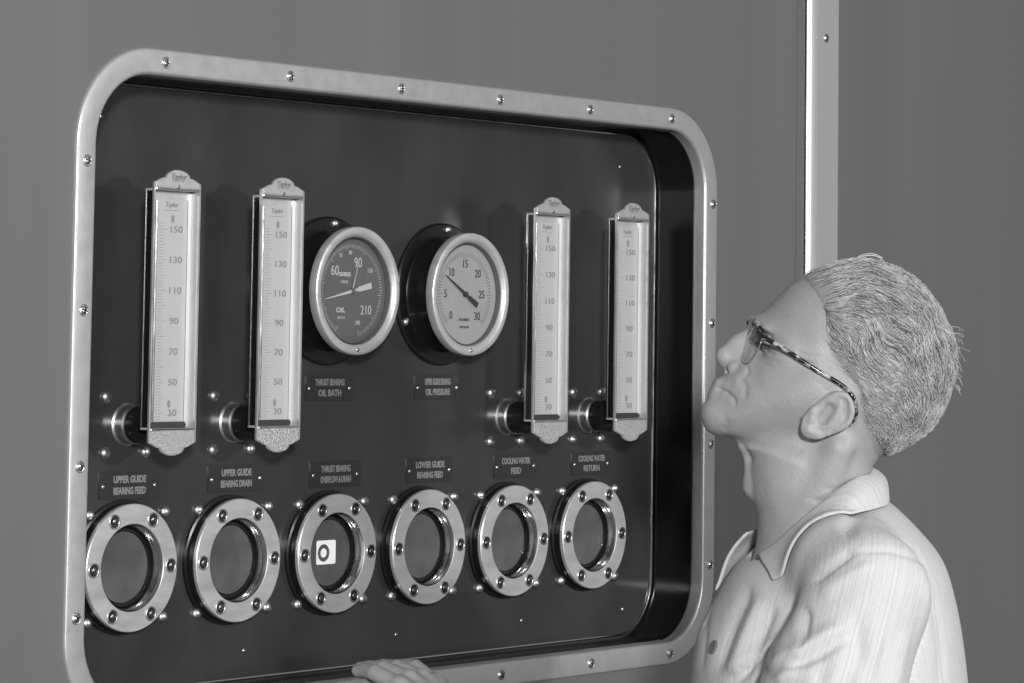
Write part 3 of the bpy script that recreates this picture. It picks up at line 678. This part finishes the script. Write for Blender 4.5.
# furrow the cap along the flow so locks read as relief
ph = np.array([flow(x, y) for x, y in Vr[:, :2]]); u_ = -np.sin(ph)*Vr[:, 0]+np.cos(ph)*Vr[:, 1]
Vr += Nr*((.8*np.sin(u_*.55)+.4*np.sin(u_*1.3+Vr[:, 2]*.2))*np.clip((Vr[:, 0]-805)/40, .2, 1))[:, None]
hair = child('hair', L2W(Vr), Qr, MHAIR)
bv = BVHTree.FromPolygons([Vector(v) for v in Vr], [tuple(int(i) for i in f) for f in Qr])
hedge = sdpoly(Vr[:, 0].astype(np.float32), Vr[:, 1].astype(np.float32), HAIRP)
def strands(name, m, count, seed, width, lift, steps=9, step=3.2, region=None):
    r = random.Random(seed); SV = []; SQ = []; made = 0; tries = 0
    while made < count and tries < count*5:
        tries += 1
        k = r.randrange(len(Vr)); p = Vector(Vr[k])
        if Nr[k][2] > .45 and r.random() < .6: continue
        if region and not region(p): continue
        n_ = Vector(Nr[k])
        if hedge[k] > -9: a0 = flow(p.x, p.y); p = p-Vector((math.cos(a0), math.sin(a0), 0))*r.uniform(0, 9 if r.random() < .7 else 18)
        pts = []; L = int(steps*r.uniform(.6, 1.3)); off = r.uniform(-.22, .22); li = r.uniform(.3, lift)
        for j in range(L):
            a = flow(p.x, p.y)+off; d = Vector((math.cos(a), math.sin(a), 0)); d -= n_*d.dot(n_)
            if d.length < .15: d = Vector((0, .3, 0))+d
            d.normalize(); q = p+d*step; loc, nn, ix, ds = bv.find_nearest(q)
            if loc is None: break
            n_ = nn; fl = li*math.sin(PI*(j+.5)/(L+1))**.6+(.6 if j > L-2 else 0)
            pts.append((loc+nn*fl, nn)); p = loc+nn*(.35 if loc.x > 900 else 0)
            if ds > 4: break
        if len(pts) < 4: continue
        made += 1; base = len(SV)
        for j, (c, nn) in enumerate(pts):
            t_ = (pts[min(j+1, len(pts)-1)][0]-pts[max(j-1, 0)][0]).normalized(); sd_ = t_.cross(nn).normalized(); ww = width*(1-.75*abs(2*j/(len(pts)-1)-1)**2)
            SV += [c+sd_*ww, c+nn*ww*.9, c-sd_*ww]
        for j in range(len(pts)-1):
            a = base+3*j; b = a+3; SQ += [(a, b, b+1, a+1), (a+1, b+1, b+2, a+2), (a+2, b+2, b, a)]
    o = child(name, L2W(np.array([tuple(v) for v in SV])), np.array(SQ), m); return o
strands('hair_strands', MSTRAND, 5200, 1, .5, 2.2, steps=11)['kind'] = 'stuff'
strands('dark_hair_strands', MSTRANDD, 1100, 2, .5, 1.7, region=lambda p: (p.y < 345 and p.x < 925 and p.x > 812) or (abs(p.x-925) < 16 and abs(p.y-352) < 22))['kind'] = 'stuff'
# loose wisps on the crown and at the back
WV = []; WQ = []
def tube(pts, r, seg=5, V_=None, Q_=None):
    V_ = WV if V_ is None else V_; Q_ = WQ if Q_ is None else Q_
    P_ = cr(pts, 6, False); base = len(V_)
    for j, c in enumerate(P_):
        t_ = Vector(P_[min(j+1, len(P_)-1)]-P_[max(j-1, 0)]).normalized(); a = t_.orthogonal().normalized()
        if j and prev.dot(a) != 0: a = (prev-t_*prev.dot(t_)).normalized()
        prev = a; b = t_.cross(a); rr = r(j/(len(P_)-1)) if callable(r) else r
        for k in range(seg): V_.append(tuple(Vector(c)+(a*math.cos(2*PI*k/seg)+b*math.sin(2*PI*k/seg))*rr))
    for j in range(len(P_)-1):
        for k in range(seg): Q_.append((base+j*seg+k, base+j*seg+(k+1) % seg, base+(j+1)*seg+(k+1) % seg, base+(j+1)*seg+k))
for pts in ([(848,265,-12),(858,257,-14),(868,254.5,-15),(878,257,-15),(884,264,-14)], [(850,264,-8),(862,259,-10),(872,259,-12),(881,264,-12)], [(835,267,-20),(850,262,-22),(865,260,-24),(878,265,-26)], [(846,266,2),(860,256,0),(872,253.5,-2),(882,258,-3)]): tube(pts, .75)
for k in range(34):
    y0 = random.uniform(325, 385); x0 = 949+random.uniform(-3, 2); q0 = random.uniform(-35, 25); a = random.uniform(-.1, 1.25)
    tube([(x0, y0, q0), (x0+7*math.cos(a), y0+7*math.sin(a), q0), (x0+random.uniform(8, 17)*math.cos(a+.15), y0+random.uniform(10, 15)*math.sin(a+.3), q0-2)], .4, 3)
child('hair_wisps', L2W(np.array(WV)), np.array(WQ), MSTRAND)['kind'] = 'stuff'
# eyebrow and eyes
EV = []; EQ = []
for s_ in (-1, 1):
    for k in range(46):
        t_ = k/45; x = 761+10*t_+random.uniform(-1, 1); y = 323+6*t_+random.uniform(-1.5, 1.5); q = s_*(12+27*t_); tube([(x-6, y-1, q+s_*3), (x-9, y, q+s_*5), (x-8, y+2.5, q+s_*7)], .35, 3, EV, EQ)
child('eyebrow_hairs', L2W(np.array(EV)), np.array(EQ), MSTRANDD)['kind'] = 'stuff'
EV = []; EQ = []
for s_ in (-1, 1):
    tube([(758.5, 341, s_*22), (759.5, 344.5, s_*33), (768, 346, s_*41), (778, 345, s_*43)], .9, 6, EV, EQ)
    for k in range(16):
        t_ = k/15; x = 758+12*t_; q = s_*(24+17*t_); y = 343.5+2*t_; tube([(x, y, q), (x-3, y-1, q+s_*2), (x-5, y-4, q+s_*3)], .3, 3, EV, EQ)
child('eyelashes', L2W(np.array(EV)), np.array(EQ), MSTRANDD)['kind'] = 'stuff'

# shirt
sgd = Grid((670, 470, -270), (990, 1010, 270), 3.6)
SH = cr([(790,520),(757,550),(735,570),(715,603),(703,625),(696,645),(691,685),(689,740),(694,820),(702,920),(706,1000),(880,1000),(925,960),(958,860),(968,740),(966,683),(959,625),(950,583),(940,556),(921,532),(900,511),(884,500),(860,496)], 4)
sgd.inflate(SH, 100, 158, 8)
sgd.chain([(836, 548, 0), pc(846, 566, -120), pc(868, 590, -165)], [38, 42, 50], 30); sgd.chain([(838, 545, 0), (862, 578, 130), (885, 606, 160)], [40, 46, 50], 34)
sgd.chain([pc(868, 592, -165), pc(832, 690, -188), pc(790, 820, -198)], [56, 64, 56], 16)
sgd.chain([(885, 606, 160), (775, 730, 165), (655, 850, 165)], [52, 50, 47], 16)
NK = NECK.copy(); sgd2 = Grid((670, 470, -270), (990, 1010, 270), 3.6); sgd2.F[:] = 1e3
sgd2.inflate(cr([(752,440),(750,480),(753,520),(750,556),(766,575),(800,570),(840,540),(872,512),(884,495),(890,440)], 4), 54, 56, 0)
sgd.comb((slice(None),)*3, sgd2.F, 3, 's')
Vs, Qs = sgd.mesh(); Vs = relax(Vs, Qs, 2, .5); Ns = vnormals(Vs, Qs)
FOLDS = [([(728,690),(745,665),(765,648),(800,632),(842,609)], 5, -6), ([(735,678),(755,654),(800,622),(838,600)], 7, 5), ([(842,608),(850,640),(820,690)], 9, -2.5),
         ([(925,556),(932,590),(928,630),(912,672),(905,700)], 3.2, -4.0), ([(918,560),(924,600),(918,640),(900,690)], 6, 3), ([(845,548),(880,545),(915,556),(924,566)], 2.2, -1.6),
         ([(803,600),(798,622),(788,640)], 4, -5), ([(793,612),(783,640),(765,662)], 5, 4.5), ([(775,600),(757,640),(740,680)], 4.5, -4.5), ([(763,598),(744,640),(728,676)], 5, 4), ([(755,590),(735,630),(716,680)], 4, -4),
         ([(808,580),(830,560),(850,545)], 3.5, -4.5), ([(815,590),(840,570),(870,556)], 5, 3), ([(840,535),(860,522),(880,515)], 5, -3), ([(870,620),(845,680),(830,740)], 7, 3), ([(885,615),(868,680),(850,740)], 5, -2.5),
         ([(820,640),(800,690),(790,740)], 6, -3), ([(806,650),(785,690),(770,740)], 6, 3), ([(855,600),(850,630),(860,670)], 9, -2.5), ([(938,600),(948,650),(945,700)], 7, -2), ([(900,620),(892,660),(880,700)], 7, 2.2), ([(726,600),(712,640),(705,683)], 2.0, -1.8)]
for p_, w_, h_ in FOLDS:
    qz = -110 if np.mean([a_ for a_, b_ in p_]) < 790 else -165
    crease(Vs, Ns, [pc(a_, b_, qz)[:2] for a_, b_ in p_], w_, h_*1.15, -1)
Ns = vnormals(Vs, Qs)
shirt = child('shirt', L2W(Vs), Qs, MSHIRT)
def stripes(o, V, N_):
    # cloth direction: stripes run down the trunk and along the sleeve
    x, y, q = V.T; xc = 830-.12*(y-600); k = np.clip((-q-125)/40, 0, 1); k = k*k*(3-2*k)
    a = np.arctan2(q, np.where(x < xc, (x-xc), (x-xc)*.8))*78; a = np.where(a > 0, a-2*PI*78, a)
    v = (1-k)*(-a)+k*((x+.30*(y-600))*.7-500)+1.2*np.sin(y*.03)
    at = o.data.attributes.new('stripe', 'FLOAT', 'POINT'); at.data.foreach_set('value', v.astype(np.float32))
stripes(shirt, Vs, Ns)
# collar: a turned-down band around the neck
def collar():
    inner = [pc(758,553,-24),pc(775,541,-44),pc(800,518,-60),pc(832,492,-62),pc(854,477,-46),(864,470,-26),(868,468,0),(868,470,26),(856,476,48),(832,490,62),(800,512,60),(775,528,48),(760,533,34),(752,533,24)]
    outer = [pc(783,593,-90),pc(799,582,-104),pc(815,566,-108),pc(845,538,-106),pc(866,515,-86),(882,501,-48),(889,497,0),(884,501,48),(868,517,84),(845,540,102),(812,566,100),(770,585,84),(736,592,62),(716,602,36)]
    I = cr(inner, 5, False); O = cr(outer, 5, False); n = len(I); V_ = []; rows = 7
    for i in range(n):
        for j in range(rows):
            t = j/(rows-1); p = I[i]*(1-t)+O[i]*t
            out = np.array([p[0]-825, 0, p[2]]); out[0] *= .5; out /= max(np.linalg.norm(out), 1); b = math.sin(PI*min(t*1.15, 1))*7
            V_.append(p+out*b+np.array([0, -4*math.sin(PI*t), 0]))
    V_ = np.array(V_); Q_ = np.array([(i*rows+j, (i+1)*rows+j, (i+1)*rows+j+1, i*rows+j+1) for i in range(n-1) for j in range(rows-1)])
    return V_, Q_
Vc, Qc = collar()
sbv = BVHTree.FromPolygons([Vector(v) for v in Vs], [tuple(int(i) for i in f) for f in Qs])
for it in range(3):
    for i in range(len(Vc)):
        p = Vector(Vc[i]); loc, nn, ix, ds = sbv.find_nearest(p)
        nn = Vector(Ns[Qs[ix][0]]); sd_ = (p-loc).dot(nn); need = 3.2
        if i % 7 == 6 and p.z < 0: Vc[i] = loc+nn*need
        elif sd_ < need: Vc[i] = p+nn*(need-sd_)
    if it < 2: Vc = relax(Vc, Qc, 1, .25)
co = child('collar', L2W(Vc), Qc, MSHIRT); stripes(co, np.stack([Vc[:, 0]*.9+Vc[:, 1]*.5, Vc[:, 1]*0+600, Vc[:, 2]], 1), None)
sm = co.modifiers.new('thickness', 'SOLIDIFY'); sm.thickness = .0035; sm.offset = 0; ss = co.modifiers.new('smooth', 'SUBSURF'); ss.levels = 1; ss.render_levels = 1
# buttons
sb = BVHTree.FromPolygons([Vector(v) for v in Vs], [tuple(int(i) for i in f) for f in Qs])
for (x, y) in ((709.5, 635), (705, 681), (703, 735), (706, 790)):
    h_ = sb.ray_cast(Vector((x, y, -400)), Vector((0, 0, 1)))
    if h_[0] is None: continue
    n_ = h_[1]; n_ = n_ if n_.z < 0 else -n_
    W_ = L2W([tuple(h_[0]), tuple(h_[0]+n_)]); ax = Vector(W_[1]-W_[0]).normalized()
    bm = bmesh.new(); lathe(bm, [(.0066, 0), (.0068, -.0012), (.0060, -.0020), (.0045, -.0016), (0, -.0016)], seg=20)
    b_ = bm_obj('button', bm, MBUTTON, person); b_.location = Vector(W_[0])-person.location+ax*.0003; b_.rotation_euler = ax.to_track_quat('-Y', 'Z').to_euler()
# trousers, left forearm and shoes below the picture
lg = Grid((560, 940, -230), (960, 1780, 230), 9.0)
lg.chain([(800, 985, -35), (800, 1060, -60)], [85, 82], 30); lg.chain([(800, 985, 35), (800, 1060, 60)], [85, 82], 30)
for s_ in (-1, 1): lg.chain([(803, 1060, s_*75), (800, 1330, s_*88), (812, 1660, s_*95)], [74, 56, 44], 20)
Vl, Ql = lg.mesh(); Wl = L2W(Vl); child('trousers', Wl, Ql, MTROUSER)
for s_ in (-1, 1):
    a = L2W([(812, 1660, s_*95)])[0]; fd = -Rv.copy(); fd[2] = 0; fd /= np.linalg.norm(fd)
    f3 = Grid((-70, -60, -10), (240, 60, 120), 5.0); f3.chain([(-20, 0, 36), (60, 0, 34), (160, 0, 24)], [36, 36, 26], 10); f3.chain([(0, 0, 40), (0, 0, 100)], [36, 38], 10)
    s, X, Y, Z = f3.sl((-999,)*3, (999,)*3); f3.comb(s, np.broadcast_to(1-Z, f3.F.shape).copy(), 2, 'i')
    V_, Q_ = f3.mesh(); V_ = V_/1000; sd_ = np.cross([0, 0, 1], fd); Wp = np.array([a[0], a[1], FLZ])+np.outer(V_[:, 0], fd)+np.outer(V_[:, 1], sd_)+np.outer(V_[:, 2], [0, 0, 1]); child('shoe', Wp, Q_, MSHOE)
fa = Grid((520, 760, -270), (860, 1000, -110), 2.5); fa.chain([(795, 830, -208), (640, 900, -190), (600, 915, -186)], [38, 25, 24], 5)
for i, dq in enumerate((-22, -8, 7, 20)): fa.chain([(605, 915, -186+dq*.6), (560, 925+abs(dq)*.2, -186+dq), (540, 945, -186+dq), (545, 962, -186+dq)], [14, 10, 8.5, 7], 4)
fa.chain([(610, 905, -170), (580, 905, -150), (560, 915, -145)], [13, 9, 8], 4)
V_, Q_ = fa.mesh(); child('left_forearm', L2W(V_), Q_, MSKIN)

# eyeglasses (worn: a thing of its own)
gc = L2W([(760, 338, 0)])[0]
gl = empty('eyeglasses', gc, 'tortoiseshell browline glasses with thin clear lenses on the face of the grey-haired man', 'glasses')
def gchild(name, V_, Q_, m): return npobj(name, L2W(np.array(V_))-gc, np.array(Q_), m, gl)
for s_ in (-1, 1):
    V_ = []; Q_ = []
    tube([(753,321.5,s_*8),(752.5,319.5,s_*20),(754,320,s_*34),(757,325,s_*48),(761,333,s_*56)], lambda t: 1.9+1.0*t, 8, V_, Q_); gchild('brow_bar', V_, Q_, MTORT)
    V_ = []; Q_ = []
    tube([(*pc(x, y, -q)[:2], s_*q) for x, y, q in ((758,331,57),(762,336,65),(785,349.5,73),(815,369,79),(838,382.5,81),(847,389,82))], lambda t: 2.7-.6*t, 8, V_, Q_)
    tube([(*pc(x, y, -q)[:2], s_*q) for x, y, q in ((847,389,82),(852.5,396,84),(855,405,83),(855,416,80),(850,423,77))], lambda t: 2.1+.9*t, 8, V_, Q_); gchild('temple', V_, Q_, MTORT)
    V_ = []; Q_ = []; ctr = np.array([750, 340.5, s_*29]); dn = np.array([-7, 19.5, 0]); sd_ = np.array([6.0, 0, s_*22.5]); nn_ = np.cross(dn, sd_); nn_ /= np.linalg.norm(nn_); nn_ *= np.sign(-nn_[0])
    ring = []
    for k in range(33): t = 2*PI*k/32; c_, s2 = math.cos(t), math.sin(t); ring.append(ctr+dn*c_+sd_*s2)
    tube(ring[:-1]+[ring[0]], .75, 5, V_, Q_); gchild('lens_rim', V_, Q_, MCHROME)
    V_ = []; Q_ = []
    for j in range(7):
        for k in range(32):
            t = 2*PI*k/32; f = j/6; V_.append(ctr+(dn*math.cos(t)+sd_*math.sin(t))*f+nn_*2.2*(1-f*f))
    for j in range(6):
        for k in range(32): Q_.append((j*32+k, j*32+(k+1) % 32, (j+1)*32+(k+1) % 32, (j+1)*32+k))
    gchild('lens', V_, Q_, MGLASS)
    bm = bmesh.new(); bmesh.ops.create_uvsphere(bm, u_segments=10, v_segments=6, radius=.0013); o = bm_obj('hinge_rivet', bm, MCHROME, gl); o.location = Vector(L2W([(763.5, 335.5, s_*66)])[0]-gc)
V_ = []; Q_ = []; tube([(752.5,323,-8),(750,325,0),(752.5,323,8)], 1.3, 8, V_, Q_); gchild('bridge', V_, Q_, MCHROME)
